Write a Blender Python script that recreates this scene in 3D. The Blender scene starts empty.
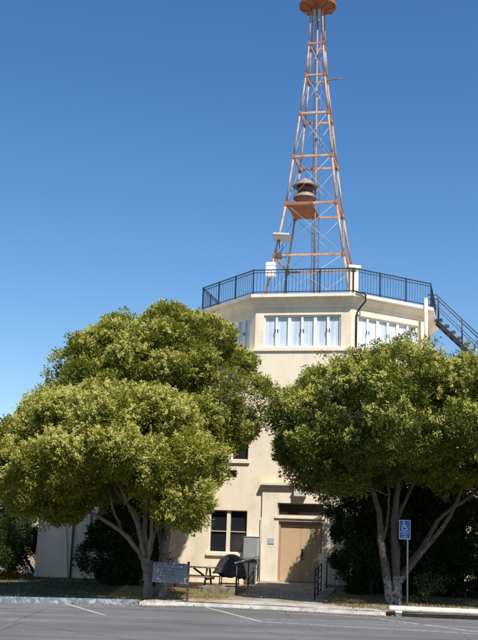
import bpy, math, random
import numpy as np
from math import sin, cos, pi, radians, sqrt, atan2
from mathutils import Vector, Matrix
C = bpy.context.scene.collection
R0 = random.Random(7)

# ---------------------------------------------------------------- materials
def mat(name, col, rough=.8, var=.12, scale=6., bump=.0, bscale=40., metal=0., spec=.5, col2=None, mask=(.45, .6), detail=6., coord='Object', mscale=None):
    m = bpy.data.materials.new(name); m.use_nodes = True
    nt = m.node_tree; N = nt.nodes; L = nt.links
    b = N['Principled BSDF']
    b.inputs['Roughness'].default_value = rough
    b.inputs['Metallic'].default_value = metal
    b.inputs['Specular IOR Level'].default_value = spec
    tc = N.new('ShaderNodeTexCoord')
    no = N.new('ShaderNodeTexNoise'); no.inputs['Scale'].default_value = scale; no.inputs['Detail'].default_value = detail
    no.inputs['Roughness'].default_value = .65
    L.new(tc.outputs[coord], no.inputs['Vector'])
    rp = N.new('ShaderNodeValToRGB')
    c1 = [max(0, c*(1-var)) for c in col]; c2 = [min(1, c*(1+var)) for c in col]
    rp.color_ramp.elements[0].position = .3; rp.color_ramp.elements[0].color = (*c1, 1)
    rp.color_ramp.elements[1].position = .7; rp.color_ramp.elements[1].color = (*c2, 1)
    L.new(no.outputs['Fac'], rp.inputs['Fac'])
    out = rp.outputs['Color']
    if col2:
        n2 = N.new('ShaderNodeTexNoise'); n2.inputs['Scale'].default_value = mscale or scale*2.3; n2.inputs['Detail'].default_value = 8
        n2.inputs['Roughness'].default_value = .7
        L.new(tc.outputs[coord], n2.inputs['Vector'])
        r2 = N.new('ShaderNodeValToRGB'); r2.color_ramp.elements[0].position = mask[0]; r2.color_ramp.elements[1].position = mask[1]
        L.new(n2.outputs['Fac'], r2.inputs['Fac'])
        mx = N.new('ShaderNodeMixRGB'); L.new(r2.outputs['Color'], mx.inputs['Fac']); L.new(out, mx.inputs['Color1'])
        mx.inputs['Color2'].default_value = (*col2, 1); out = mx.outputs['Color']
    L.new(out, b.inputs['Base Color'])
    if bump:
        nb = N.new('ShaderNodeTexNoise'); nb.inputs['Scale'].default_value = bscale; nb.inputs['Detail'].default_value = 8
        L.new(tc.outputs[coord], nb.inputs['Vector'])
        bp = N.new('ShaderNodeBump'); bp.inputs['Strength'].default_value = 1; bp.inputs['Distance'].default_value = bump
        L.new(nb.outputs['Fac'], bp.inputs['Height']); L.new(bp.outputs['Normal'], b.inputs['Normal'])
    m['out'] = 1
    return m

def stucco(name, col, streak=.09):
    m = mat(name, col, .9, .06, 1.3, .004, 60, spec=.25, col2=(col[0]*.86, col[1]*.83, col[2]*.79), mask=(.5, .68), mscale=.9)
    nt = m.node_tree; N = nt.nodes; L = nt.links; b = N['Principled BSDF']
    src = b.inputs['Base Color'].links[0].from_socket
    tc = N.new('ShaderNodeTexCoord'); mp = N.new('ShaderNodeMapping'); mp.inputs['Scale'].default_value = (3.1, 3.1, .45)
    L.new(tc.outputs['Object'], mp.inputs['Vector'])
    n = N.new('ShaderNodeTexNoise'); n.inputs['Scale'].default_value = 1.1; n.inputs['Detail'].default_value = 6; L.new(mp.outputs[0], n.inputs['Vector'])
    r = N.new('ShaderNodeValToRGB'); r.color_ramp.elements[0].position = .52; r.color_ramp.elements[1].position = .8
    L.new(n.outputs['Fac'], r.inputs['Fac'])
    mu = N.new('ShaderNodeMath'); mu.operation = 'MULTIPLY'; mu.inputs[1].default_value = streak*4; L.new(r.outputs['Color'], mu.inputs[0])
    mx = N.new('ShaderNodeMixRGB'); L.new(mu.outputs[0], mx.inputs['Fac']); L.new(src, mx.inputs['Color1'])
    mx.inputs['Color2'].default_value = (col[0]*.62, col[1]*.58, col[2]*.52, 1)
    L.new(mx.outputs[0], b.inputs['Base Color'])
    return m

M = {}
M['wall'] = stucco('cream stucco', (.76, .66, .50), .09)
M['trim'] = stucco('cream trim', (.79, .69, .555), .10)
M['wallg'] = stucco('weathered pale stucco', (.76, .63, .46), .10)
M['white'] = mat('white paint', (.74, .72, .66), .55, .06, 5)
M['frame'] = mat('cream window frame', (.70, .62, .50), .6, .05, 5)
M['roof'] = mat('roof membrane', (.42, .40, .37), .9, .15, 2, .003)
M['blackmetal'] = mat('black painted metal', (.012, .014, .02), .45, .2, 20)
M['rust'] = mat('rusty orange painted steel', (.42, .19, .095), .75, .25, 3.5, .002, 60, col2=(.50, .36, .25), mask=(.42, .62), mscale=2.2)
M['rust2'] = mat('heavily rusted steel', (.33, .13, .06), .85, .35, 4, .002, 60, col2=(.14, .055, .035), mask=(.5, .66), mscale=6)
M['rustplate'] = mat('rust stained plate', (.36, .14, .065), .8, .3, 3, .002, 40, col2=(.17, .06, .035), mask=(.42, .66), mscale=3)
M['rod'] = mat('weathered galvanised rod', (.38, .40, .43), .55, .2, 5, metal=.2)
M['hood'] = mat('weathered grey pink metal', (.27, .20, .175), .6, .18, 5, col2=(.25, .12, .08), mask=(.58, .72))
M['maroon'] = mat('dark maroon metal', (.10, .04, .035), .6, .25, 5)
M['galv'] = mat('galvanised grey metal', (.36, .38, .39), .5, .12, 6, metal=.35)
M['greymetal'] = mat('grey painted cabinet', (.33, .35, .36), .6, .1, 4)
M['darkgrey'] = mat('dark grey metal', (.07, .075, .085), .55, .15, 8)
M['door'] = mat('tan door paint', (.50, .35, .205), .6, .05, 2, .0006, 30)
M['doorframe'] = mat('brown door frame', (.36, .24, .15), .65, .08, 3)
M['wood'] = mat('weathered grey wood', (.20, .165, .13), .85, .25, 9, .002, 60)
M['post'] = mat('dark timber', (.075, .055, .045), .85, .25, 9, .002, 60)
M['concrete'] = mat('old concrete', (.38, .36, .33), .9, .2, 1.6, .003, 50, col2=(.19, .17, .145), mask=(.46, .68), mscale=3.5)
M['oldconc'] = mat('shaded brown concrete', (.20, .165, .12), .95, .25, 4, .004, 30, col2=(.10, .085, .06), mask=(.45, .6), mscale=6)  # dark tone holds the planter's shade as well as its weathered brown
M['ramp'] = mat('dappled grey walkway', (.22, .205, .185), .9, .25, 1.4, .003, 50, col2=(.36, .34, .30), mask=(.50, .66), mscale=2.2)  # dark base paints tree shade, pale patches paint sun dapples
M['kerbwhite'] = mat('white concrete beam', (.66, .65, .62), .85, .12, 4, .004, 30, col2=(.34, .31, .28), mask=(.54, .68), mscale=4)
M['kerbblue'] = mat('chipped blue kerb paint', (.11, .15, .19), .85, .3, 4, .003, 40, col2=(.36, .38, .39), mask=(.46, .62), mscale=6)
M['brass'] = mat('dark bronze handle', (.05, .04, .035), .35, .1, 5, metal=.7)
M['cover'] = mat('black vinyl cover', (.035, .037, .042), .62, .3, 5, .03, 9)
M['plaque'] = mat('pale blue grey plaque', (.36, .42, .48), .5, .05, 5)
M['board'] = mat('grey sign board', (.175, .18, .20), .6, .08, 6)
M['ink'] = mat('dark blue sign lettering', (.04, .05, .12), .6, .05, 6)
M['blue'] = mat('blue sign face', (.006, .085, .36), .4, .06, 6)
M['signwhite'] = mat('white sign ink', (.75, .78, .82), .4, .03, 6)
M['soil'] = mat('dry soil with litter', (.17, .125, .08), .95, .3, 3, .02, 14, col2=(.30, .235, .13), mask=(.45, .6), mscale=5)
M['terrain'] = mat('dry grass land', (.26, .21, .12), .95, .25, .05, col2=(.10, .11, .05), mask=(.5, .65), mscale=.15)
M['hill'] = mat('dry hillside', (.33, .29, .24), .95, .15, .01, col2=(.16, .17, .13), mask=(.5, .65), mscale=.02)
M['lampglass'] = mat('milky lamp cover', (.55, .54, .47), .4, .05, 8)
M['terracotta'] = mat('grey planter', (.34, .34, .33), .8, .15, 8)
M['redpetal'] = mat('red petals', (.45, .03, .02), .7, .2, 30)
M['blind'] = mat('pale blue white blind', (.66, .76, .86), .7, .04, 2)
M['sock'] = mat('white box paint', (.78, .76, .74), .5, .06, 6)

def glass(name, col, rough=.06):
    m = mat(name, col, rough, .05, 1.5, .004, 1.2, spec=.8)
    return m
M['darkglass'] = glass('dark window glass', (.016, .019, .024), .12)
M['paleglass'] = glass('window glass over blinds', (.55, .61, .68), .12)
def curtain_shading(m):  # paints the shading of curtain folds into the pane colour
    nt = m.node_tree; N = nt.nodes; L = nt.links; b = N['Principled BSDF']; src = b.inputs['Base Color'].links[0].from_socket
    tc = N.new('ShaderNodeTexCoord'); mp = N.new('ShaderNodeMapping'); mp.inputs['Scale'].default_value = (6, 6, .25); L.new(tc.outputs['Object'], mp.inputs['Vector'])
    n = N.new('ShaderNodeTexNoise'); n.inputs['Scale'].default_value = 1.3; n.inputs['Detail'].default_value = 3; L.new(mp.outputs[0], n.inputs['Vector'])
    r = N.new('ShaderNodeValToRGB'); r.color_ramp.elements[0].position = .35; r.color_ramp.elements[1].position = .65; r.color_ramp.elements[0].color = (.72, .76, .82, 1); r.color_ramp.elements[1].color = (1.15, 1.12, 1.08, 1); L.new(n.outputs['Fac'], r.inputs['Fac'])
    x = N.new('ShaderNodeMixRGB'); x.blend_type = 'MULTIPLY'; x.inputs['Fac'].default_value = 1; L.new(src, x.inputs['Color1']); L.new(r.outputs['Color'], x.inputs['Color2']); L.new(x.outputs[0], b.inputs['Base Color'])
curtain_shading(M['paleglass'])
M['transom'] = glass('transom glass', (.022, .022, .022), .15)

def asphalt():
    m = bpy.data.materials.new('sun bleached asphalt'); m.use_nodes = True
    nt = m.node_tree; N = nt.nodes; L = nt.links; b = N['Principled BSDF']; b.inputs['Roughness'].default_value = .88
    b.inputs['Specular IOR Level'].default_value = .3
    tc = N.new('ShaderNodeTexCoord')
    def noise(sc, det=6, vec=None, ro=.6):
        n = N.new('ShaderNodeTexNoise'); n.inputs['Scale'].default_value = sc; n.inputs['Detail'].default_value = det; n.inputs['Roughness'].default_value = ro
        L.new(vec or tc.outputs['Object'], n.inputs['Vector']); return n.outputs['Fac']
    def ramp(f, p0, p1, c0, c1):
        r = N.new('ShaderNodeValToRGB'); e = r.color_ramp.elements
        e[0].position = p0; e[1].position = p1; e[0].color = (*c0, 1); e[1].color = (*c1, 1); L.new(f, r.inputs['Fac']); return r.outputs['Color']
    base = ramp(noise(.35, 5), .3, .7, (.108, .106, .108), (.150, .147, .146))
    mp = N.new('ShaderNodeMapping'); mp.inputs['Scale'].default_value = (.12, 1.3, 1); mp.inputs['Rotation'].default_value = (0, 0, .06); L.new(tc.outputs['Object'], mp.inputs['Vector'])
    streak = ramp(noise(.8, 5, mp.outputs[0]), .42, .66, (.84, .84, .84), (1.18, 1.18, 1.2))
    spk = ramp(noise(38, 5, ro=.9), .36, .68, (.55, .55, .55), (1.5, 1.48, 1.46))
    spk2 = ramp(noise(9, 6, ro=.8), .3, .7, (.80, .80, .80), (1.2, 1.2, 1.2))
    def mul(a, c):
        x = N.new('ShaderNodeMixRGB'); x.blend_type = 'MULTIPLY'; x.inputs['Fac'].default_value = 1; L.new(a, x.inputs['Color1']); L.new(c, x.inputs['Color2']); return x.outputs[0]
    col = mul(mul(mul(base, streak), spk), spk2)
    col = mul(col, ramp(noise(.55, 7, ro=.7), .60, .70, (1, 1, 1), (.80, .79, .78)))
    col = mul(col, ramp(noise(2.6, 5, ro=.6), .66, .73, (1, 1, 1), (.72, .71, .70)))
    # cracks
    v = N.new('ShaderNodeTexVoronoi'); v.feature = 'DISTANCE_TO_EDGE'; v.inputs['Scale'].default_value = .28
    wp = N.new('ShaderNodeMixRGB'); wp.inputs['Fac'].default_value = .12; L.new(tc.outputs['Object'], wp.inputs['Color1'])
    nn = N.new('ShaderNodeTexNoise'); nn.inputs['Scale'].default_value = 1.2; nn.inputs['Detail'].default_value = 6; L.new(tc.outputs['Object'], nn.inputs['Vector']); L.new(nn.outputs['Color'], wp.inputs['Color2'])
    L.new(wp.outputs[0], v.inputs['Vector'])
    ck = ramp(v.outputs['Distance'], .0, .006, (.55, .55, .55), (1, 1, 1))
    col = mul(col, ck)
    L.new(col, b.inputs['Base Color'])
    bp = N.new('ShaderNodeBump'); bp.inputs['Distance'].default_value = .006; bp.inputs['Strength'].default_value = .8
    L.new(noise(45, 6, ro=.8), bp.inputs['Height']); L.new(bp.outputs[0], b.inputs['Normal'])
    return m
M['asphalt'] = asphalt()

def worn_paint():
    m = mat('worn white line paint', (.46, .45, .43), .8, .12, 5, .002, 50)
    nt = m.node_tree; N = nt.nodes; L = nt.links
    tc = N.new('ShaderNodeTexCoord'); n = N.new('ShaderNodeTexNoise'); n.inputs['Scale'].default_value = 11; n.inputs['Detail'].default_value = 8; n.inputs['Roughness'].default_value = .75
    L.new(tc.outputs['Object'], n.inputs['Vector'])
    r = N.new('ShaderNodeValToRGB'); r.color_ramp.elements[0].position = .38; r.color_ramp.elements[1].position = .54
    L.new(n.outputs['Fac'], r.inputs['Fac'])
    t = N.new('ShaderNodeBsdfTransparent'); mx = N.new('ShaderNodeMixShader')
    L.new(r.outputs['Color'], mx.inputs['Fac']); L.new(t.outputs[0], mx.inputs[1]); L.new(N['Principled BSDF'].outputs[0], mx.inputs[2])
    L.new(mx.outputs[0], N['Material Output'].inputs['Surface'])
    return m
M['line'] = worn_paint()

def leafmat(name, cols, trans=.3, clump=.9):
    m = bpy.data.materials.new(name); m.use_nodes = True
    nt = m.node_tree; N = nt.nodes; L = nt.links; b = N['Principled BSDF']
    b.inputs['Roughness'].default_value = .6; b.inputs['Specular IOR Level'].default_value = .2
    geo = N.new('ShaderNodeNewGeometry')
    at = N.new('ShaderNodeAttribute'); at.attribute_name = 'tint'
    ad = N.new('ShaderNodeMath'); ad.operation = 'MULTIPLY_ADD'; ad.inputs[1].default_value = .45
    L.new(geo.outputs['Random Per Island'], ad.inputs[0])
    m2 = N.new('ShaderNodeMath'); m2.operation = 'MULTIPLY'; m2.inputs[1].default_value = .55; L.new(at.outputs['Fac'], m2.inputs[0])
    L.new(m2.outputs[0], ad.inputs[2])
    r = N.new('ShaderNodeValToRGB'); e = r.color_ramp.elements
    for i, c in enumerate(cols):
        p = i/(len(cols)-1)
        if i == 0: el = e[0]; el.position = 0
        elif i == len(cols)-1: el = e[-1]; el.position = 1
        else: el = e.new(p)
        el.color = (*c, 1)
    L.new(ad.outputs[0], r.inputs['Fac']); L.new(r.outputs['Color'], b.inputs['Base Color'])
    tr = N.new('ShaderNodeBsdfTranslucent'); mu = N.new('ShaderNodeMixRGB'); mu.blend_type = 'MULTIPLY'; mu.inputs['Fac'].default_value = 1
    mu.inputs['Color2'].default_value = (1.5, 1.6, .7, 1); L.new(r.outputs['Color'], mu.inputs['Color1']); L.new(mu.outputs[0], tr.inputs['Color'])
    mx = N.new('ShaderNodeMixShader'); mx.inputs['Fac'].default_value = trans
    L.new(b.outputs[0], mx.inputs[1]); L.new(tr.outputs[0], mx.inputs[2]); L.new(mx.outputs[0], N['Material Output'].inputs['Surface'])
    return m
M['leafA'] = leafmat('privet leaves', [(.052, .070, .010), (.145, .160, .021), (.24, .235, .036), (.30, .275, .05)], .38)
M['leafC'] = leafmat('darker privet leaves', [(.034, .051, .009), (.090, .116, .017), (.175, .188, .028), (.26, .25, .042)], .34)
M['leafB'] = leafmat('olive privet leaves', [(.046, .062, .010), (.122, .140, .019), (.21, .21, .034), (.27, .255, .048)], .36)
M['bloom'] = leafmat('cream green blossom', [(.40, .38, .09), (.52, .49, .15), (.66, .61, .29)], .3)
M['shrubleaf'] = leafmat('dark shrub leaves', [(.014, .026, .009), (.028, .045, .013), (.045, .066, .019)], .15)
M['limeleaf'] = leafmat('fresh green shrub leaves', [(.025, .042, .012), (.045, .07, .018), (.07, .10, .028)], .25)
M['twig'] = mat('bare grey twigs', (.20, .175, .165), .9, .2, 9)
M['grass'] = leafmat('short lawn grass', [(.035, .055, .015), (.06, .08, .02), (.16, .135, .06)], .2)
M['drygrass'] = leafmat('dry straw grass', [(.16, .12, .05), (.30, .24, .11), (.40, .33, .17)], .2)
M['litter'] = leafmat('fallen dry leaves', [(.10, .06, .03), (.24, .16, .08), (.42, .34, .22)], .1)

def barkmat(name, col, h=None):
    m = mat(name, col, .92, .3, 7, .02, 16, col2=(col[0]*.45, col[1]*.42, col[2]*.4), mask=(.5, .65), mscale=5)
    if h:
        nt = m.node_tree; N = nt.nodes; L = nt.links; b = N['Principled BSDF']; src = b.inputs['Base Color'].links[0].from_socket
        g = N.new('ShaderNodeNewGeometry'); s = N.new('ShaderNodeSeparateXYZ'); L.new(g.outputs['Position'], s.inputs[0])
        n = N.new('ShaderNodeTexNoise'); n.inputs['Scale'].default_value = 5; n.inputs['Detail'].default_value = 6; L.new(g.outputs['Position'], n.inputs['Vector'])
        a = N.new('ShaderNodeMath'); a.operation = 'MULTIPLY_ADD'; a.inputs[1].default_value = .35; L.new(n.outputs['Fac'], a.inputs[0]); L.new(s.outputs['Z'], a.inputs[2])
        lt = N.new('ShaderNodeMath'); lt.operation = 'LESS_THAN'; lt.inputs[1].default_value = h+.17; L.new(a.outputs[0], lt.inputs[0])
        n2 = N.new('ShaderNodeTexNoise'); n2.inputs['Scale'].default_value = 11; n2.inputs['Detail'].default_value = 8; L.new(g.outputs['Position'], n2.inputs['Vector'])
        r = N.new('ShaderNodeValToRGB'); r.color_ramp.elements[0].position = .42; r.color_ramp.elements[1].position = .52; L.new(n2.outputs['Fac'], r.inputs['Fac'])
        mu = N.new('ShaderNodeMath'); mu.operation = 'MULTIPLY'; L.new(lt.outputs[0], mu.inputs[0]); L.new(r.outputs['Color'], mu.inputs[1])
        mx = N.new('ShaderNodeMixRGB'); L.new(mu.outputs[0], mx.inputs['Fac']); L.new(src, mx.inputs['Color1']); mx.inputs['Color2'].default_value = (.22, .205, .185, 1)
        L.new(mx.outputs[0], b.inputs['Base Color'])
    return m
M['barkA'] = barkmat('grey bark with old whitewash', (.16, .135, .11), .78)
M['barkC'] = barkmat('dark bark with old whitewash', (.085, .07, .056), .95)
M['bark'] = barkmat('dark bark', (.10, .08, .06))

# ---------------------------------------------------------------- mesh helpers
class MB:
    def __init__(s): s.v = []; s.f = []; s.sm = []
    def add(s, vs, fs, smooth=False):
        o = len(s.v); s.v += [tuple(p) for p in vs]; s.f += [tuple(i+o for i in f) for f in fs]; s.sm += [smooth]*len(fs)
        return s
    def box(s, x0, x1, y0, y1, z0, z1, T=None):
        vs = [Vector((x, y, z)) for z in (z0, z1) for y in (y0, y1) for x in (x0, x1)]
        if T: vs = [T @ p for p in vs]
        return s.add(vs, [(0, 2, 3, 1), (4, 5, 7, 6), (0, 1, 5, 4), (2, 6, 7, 3), (0, 4, 6, 2), (1, 3, 7, 5)])
    def bbox(s, x0, x1, y0, y1, z0, z1, b=.01, T=None):   # bevelled box
        import bmesh
        bm = bmesh.new(); bmesh.ops.create_cube(bm, size=1)
        for v in bm.verts: v.co = Vector(((x0+x1)/2+v.co.x*(x1-x0), (y0+y1)/2+v.co.y*(y1-y0), (z0+z1)/2+v.co.z*(z1-z0)))
        bmesh.ops.bevel(bm, geom=bm.edges[:], offset=b, segments=2, affect='EDGES', profile=.5)
        bm.verts.ensure_lookup_table(); vs = [v.co.copy() for v in bm.verts]
        if T: vs = [T @ p for p in vs]
        s.add(vs, [tuple(v.index for v in f.verts) for f in bm.faces]); bm.free(); return s
    def beam(s, p0, p1, w, h=None, up=(0, 0, 1)):
        p0, p1 = Vector(p0), Vector(p1); h = h or w
        d = (p1-p0).normalized(); u = Vector(up)
        if abs(d.dot(u)) > .98: u = Vector((0, 1, 0))
        a = d.cross(u).normalized(); b = a.cross(d).normalized()
        vs = [p+a*sx*w/2+b*sy*h/2 for p in (p0, p1) for sx, sy in ((-1, -1), (1, -1), (1, 1), (-1, 1))]
        return s.add(vs, [(0, 3, 2, 1), (4, 5, 6, 7), (0, 1, 5, 4), (1, 2, 6, 5), (2, 3, 7, 6), (3, 0, 4, 7)])
    def tube(s, pts, rs, n=8, cap=True, smooth=True):
        pts = [Vector(p) for p in pts]
        if not hasattr(rs, '__len__'): rs = [rs]*len(pts)
        vs = []; prev = None
        for i, p in enumerate(pts):
            d = (pts[min(i+1, len(pts)-1)]-pts[max(i-1, 0)]).normalized()
            if prev is None:
                a = d.cross(Vector((0, 0, 1)) if abs(d.z) < .9 else Vector((0, 1, 0))).normalized()
            else:
                a = (prev-d*prev.dot(d)).normalized()
            prev = a; b = d.cross(a)
            vs += [p+(a*cos(2*pi*k/n)+b*sin(2*pi*k/n))*rs[i] for k in range(n)]
        fs = [(i*n+k, i*n+(k+1) % n, (i+1)*n+(k+1) % n, (i+1)*n+k) for i in range(len(pts)-1) for k in range(n)]
        s.add(vs, fs, smooth)
        if cap:
            o = len(s.v)-len(vs); s.f += [tuple(o+k for k in reversed(range(n))), tuple(o+(len(pts)-1)*n+k for k in range(n))]; s.sm += [False, False]
        return s
    def lathe(s, c, prof, n=24, smooth=True, T=None):     # prof: (r, z)
        c = Vector(c); vs = []
        for r, z in prof: vs += [c+Vector((r*cos(2*pi*k/n), r*sin(2*pi*k/n), z)) for k in range(n)]
        if T: vs = [T @ p for p in vs]
        fs = [(i*n+k, i*n+(k+1) % n, (i+1)*n+(k+1) % n, (i+1)*n+k) for i in range(len(prof)-1) for k in range(n)]
        return s.add(vs, fs, smooth)
    def ball(s, c, r, n=10, sc=(1, 1, 1)):
        c = Vector(c); vs = []; fs = []
        for i in range(n//2+1):
            t = pi*i/(n//2)
            for k in range(n): vs.append(c+Vector((sin(t)*cos(2*pi*k/n)*r*sc[0], sin(t)*sin(2*pi*k/n)*r*sc[1], cos(t)*r*sc[2])))
        for i in range(n//2):
            for k in range(n): fs.append((i*n+k, (i+1)*n+k, (i+1)*n+(k+1) % n, i*n+(k+1) % n))
        return s.add(vs, fs, True)
    def prism(s, poly, z0, z1):
        n = len(poly)
        vs = [(x, y, z0) for x, y in poly]+[(x, y, z1) for x, y in poly]
        return s.add(vs, [tuple(reversed(range(n))), tuple(range(n, 2*n))]+[(i, (i+1) % n, n+(i+1) % n, n+i) for i in range(n)])
    def build(s, name, m, parent=None, loc=None, rz=0):
        me = bpy.data.meshes.new(name); me.from_pydata(s.v, [], s.f); me.materials.append(m)
        me.polygons.foreach_set('use_smooth', s.sm)
        me.update(); o = bpy.data.objects.new(name, me); C.objects.link(o)
        if parent: o.parent = parent
        if loc: o.location = loc; o.rotation_euler.z = rz
        return o

def tag(o, label=None, cat=None, group=None, kind=None):
    if label: o['label'] = label
    if cat: o['category'] = cat
    if group: o['group'] = group
    if kind: o['kind'] = kind
    return o
def empty(name, loc, rz, label, cat, group=None):
    o = bpy.data.objects.new(name, None); C.objects.link(o); o.location = loc; o.rotation_euler.z = rz; o.empty_display_size = .2
    return tag(o, label, cat, group)

# ---------------------------------------------------------------- the octagonal building (local frame: x along the front, -y towards the camera)
AL = .2304; BX, BY = 3.476, 44.88
B = empty('octagonal_tower_building', (BX, BY, 0), -AL, 'cream stucco building with octagonal top storey, tan double doors and roof railing', 'building')
def W(u, v, z):   # local -> world (v towards camera)
    return Vector((BX+cos(AL)*u-sin(AL)*v, BY-sin(AL)*u-cos(AL)*v, z))

def panel(mb, T, u0, u1, z0, z1, holes, depth):
    """flat wall with rectangular openings and reveals; T(u, d, z), d = distance behind the face"""
    us = sorted({u0, u1, *[h[0] for h in holes], *[h[1] for h in holes]}); zs = sorted({z0, z1, *[h[2] for h in holes], *[h[3] for h in holes]})
    for i in range(len(us)-1):
        for j in range(len(zs)-1):
            cu, cz = (us[i]+us[i+1])/2, (zs[j]+zs[j+1])/2
            if any(h[0] < cu < h[1] and h[2] < cz < h[3] for h in holes): continue
            mb.add([T(us[i], 0, zs[j]), T(us[i+1], 0, zs[j]), T(us[i+1], 0, zs[j+1]), T(us[i], 0, zs[j+1])], [(0, 1, 2, 3)])
    for a, b, c, d in holes:
        q = [(a, c), (b, c), (b, d), (a, d)]
        for k in range(4):
            (ua, za), (ub, zb) = q[k], q[(k+1) % 4]
            mb.add([T(ua, 0, za), T(ub, 0, zb), T(ub, depth, zb), T(ua, depth, za)], [(0, 3, 2, 1)])

# lower storeys
V0 = 4.50
TF = lambda u, d, z: Vector((u, -V0+d, z))
blockR = 1.62
holes = [(-3.38, -1.93, 1.38, 2.94), (-2.62, -1.97, 4.82, 6.15), (-2.82, -2.38, 4.13, 4.44), (-4.55, -3.35, 4.82, 6.15),
         (2.3, 3.7, 1.38, 2.94), (2.3, 3.5, 4.82, 6.15), (-.6, .75, 4.95, 6.15), (-.72, .92, .42, 2.60), (-.78, .95, 2.80, 3.26)]
wb = MB(); panel(wb, TF, -5.3, 4.95, -.3, 9.0, holes, .20)
# sides, back, roof
wb.add([(-5.3, -V0, -.3), (-5.3, -V0, 9), (-5.3, 4.5, 9), (-5.3, 4.5, -.3)], [(0, 1, 2, 3)])
wb.add([(4.95, -V0, -.3), (4.95, 4.5, -.3), (4.95, 4.5, 9), (4.95, -V0, 9)], [(0, 1, 2, 3)])
wb.add([(-5.3, 4.5, -.3), (-5.3, 4.5, 9), (4.95, 4.5, 9), (4.95, 4.5, -.3)], [(0, 1, 2, 3)])
wb.build('lower_wall', M['wall'], B)
MB().box(-5.29, 4.94, -4.47, 4.49, 8.9, 8.99).build('flat_roof', M['roof'], B)
cop = MB(); cop.box(-5.36, 5.01, -4.56, -4.3, 8.99, 9.08).box(-5.36, -5.2, -4.3, 4.56, 8.99, 9.08).box(4.85, 5.01, -4.3, 4.56, 8.99, 9.08)
cop.build('ledge', M['trim'], B)
MB().box(-5.36, blockR-3.0, -4.56, -4.502, -.3, .52).build('plinth', M['wallg'], B)

def window(T, a, b, c, d, cols, rows, glassm, framem, depth=.12, bar=.05, par=B, sill=True, name='window', midbar=None, inner=None):
    f = MB()
    def bx(u0, u1, z0, z1, d0, d1):
        vs = [T(u, dd, z) for z in (z0, z1) for dd in (d1, d0) for u in (u0, u1)]
        f.add(vs, [(0, 1, 3, 2), (4, 6, 7, 5), (0, 4, 5, 1), (2, 3, 7, 6), (0, 2, 6, 4), (1, 5, 7, 3)])
    d0, d1 = depth-.07, depth-.005
    bx(a, a+bar, c, d, d0, d1); bx(b-bar, b, c, d, d0, d1); bx(a+bar, b-bar, c, c+bar, d0, d1); bx(a+bar, b-bar, d-bar, d, d0, d1)
    mb_ = midbar or bar
    for k in range(1, cols):
        x = a+(b-a)*k/cols; bx(x-mb_/2, x+mb_/2, c+bar, d-bar, d0-.01, d1)
    for k in range(1, rows):
        z = c+(d-c)*k/rows; 
        for q in range(cols):
            xa = a+(b-a)*q/cols+(bar if q == 0 else mb_/2); xb = a+(b-a)*(q+1)/cols-(bar if q == cols-1 else mb_/2)
            bx(xa, xb, z-.012, z+.012, d0+.02, d1)
    fo = f.build(name, framem, par)
    g = MB(); g.add([T(a+.01, depth, c+.01), T(b-.01, depth, c+.01), T(b-.01, depth, d-.01), T(a+.01, depth, d-.01)], [(0, 1, 2, 3)])
    g.build('pane', glassm, fo)
    if sill:
        f = MB(); vs = [T(u, dd, z) for z in (c-.12, c-.005) for dd in (depth-.02, -.07) for u in (a-.07, b+.07)]
        f.add(vs, [(0, 1, 3, 2), (4, 6, 7, 5), (0, 4, 5, 1), (2, 3, 7, 6), (0, 2, 6, 4), (1, 5, 7, 3)])
        f.build('sill', M['trim'], fo)
    return fo
window(TF, *holes[0], 2, 2, M['darkglass'], M['frame'], .15, .035, midbar=.14)
for h in (holes[1], holes[3], holes[4], holes[5], holes[6]): window(TF, *h, 1 if h[1]-h[0] < .8 else 2, 2, M['darkglass'], M['frame'], .15, .035, midbar=.12)
window(TF, *holes[2], 1, 1, M['darkglass'], M['frame'], .10, .03, sill=False)

# entrance block with canopy
VB = 4.58
TB = lambda u, d, z: Vector((u, -VB+d, z))
eb = MB(); dh = (-.72, .92, .42, 2.60); th = (-.78, .95, 2.80, 3.26)
panel(eb, TB, -1.36, blockR, -.2, 3.86, [dh, th], .22)
eb.add([TB(-1.36, 0, -.2), TB(-1.36, 0, 3.86), TB(-1.36, .079, 3.86), TB(-1.36, .079, -.2)], [(0, 1, 2, 3)])
eb.add([TB(blockR, 0, -.2), TB(blockR, .079, -.2), TB(blockR, .079, 3.86), TB(blockR, 0, 3.86)], [(0, 1, 2, 3)])
eb.build('entrance_surround', M['trim'], B)
cn = MB(); cn.box(-1.43, blockR+.07, -(VB+.15), -4.505, 3.90, 3.985).box(-1.40, blockR+.04, -(VB+.09), -4.505, 3.862, 3.897)
cn.build('canopy', M['trim'], B)
fr = MB()
def bxv(m, u0, u1, v0, v1, z0, z1): return m.box(u0, u1, -v1, -v0, z0, z1)
bxv(fr, -.72, -.655, VB-.20, VB-.08, .42, 2.60); bxv(fr, .855, .92, VB-.20, VB-.08, .42, 2.60); bxv(fr, -.655, .855, VB-.20, VB-.08, 2.50, 2.60)
fr.build('door_frame', M['doorframe'], B)
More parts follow.
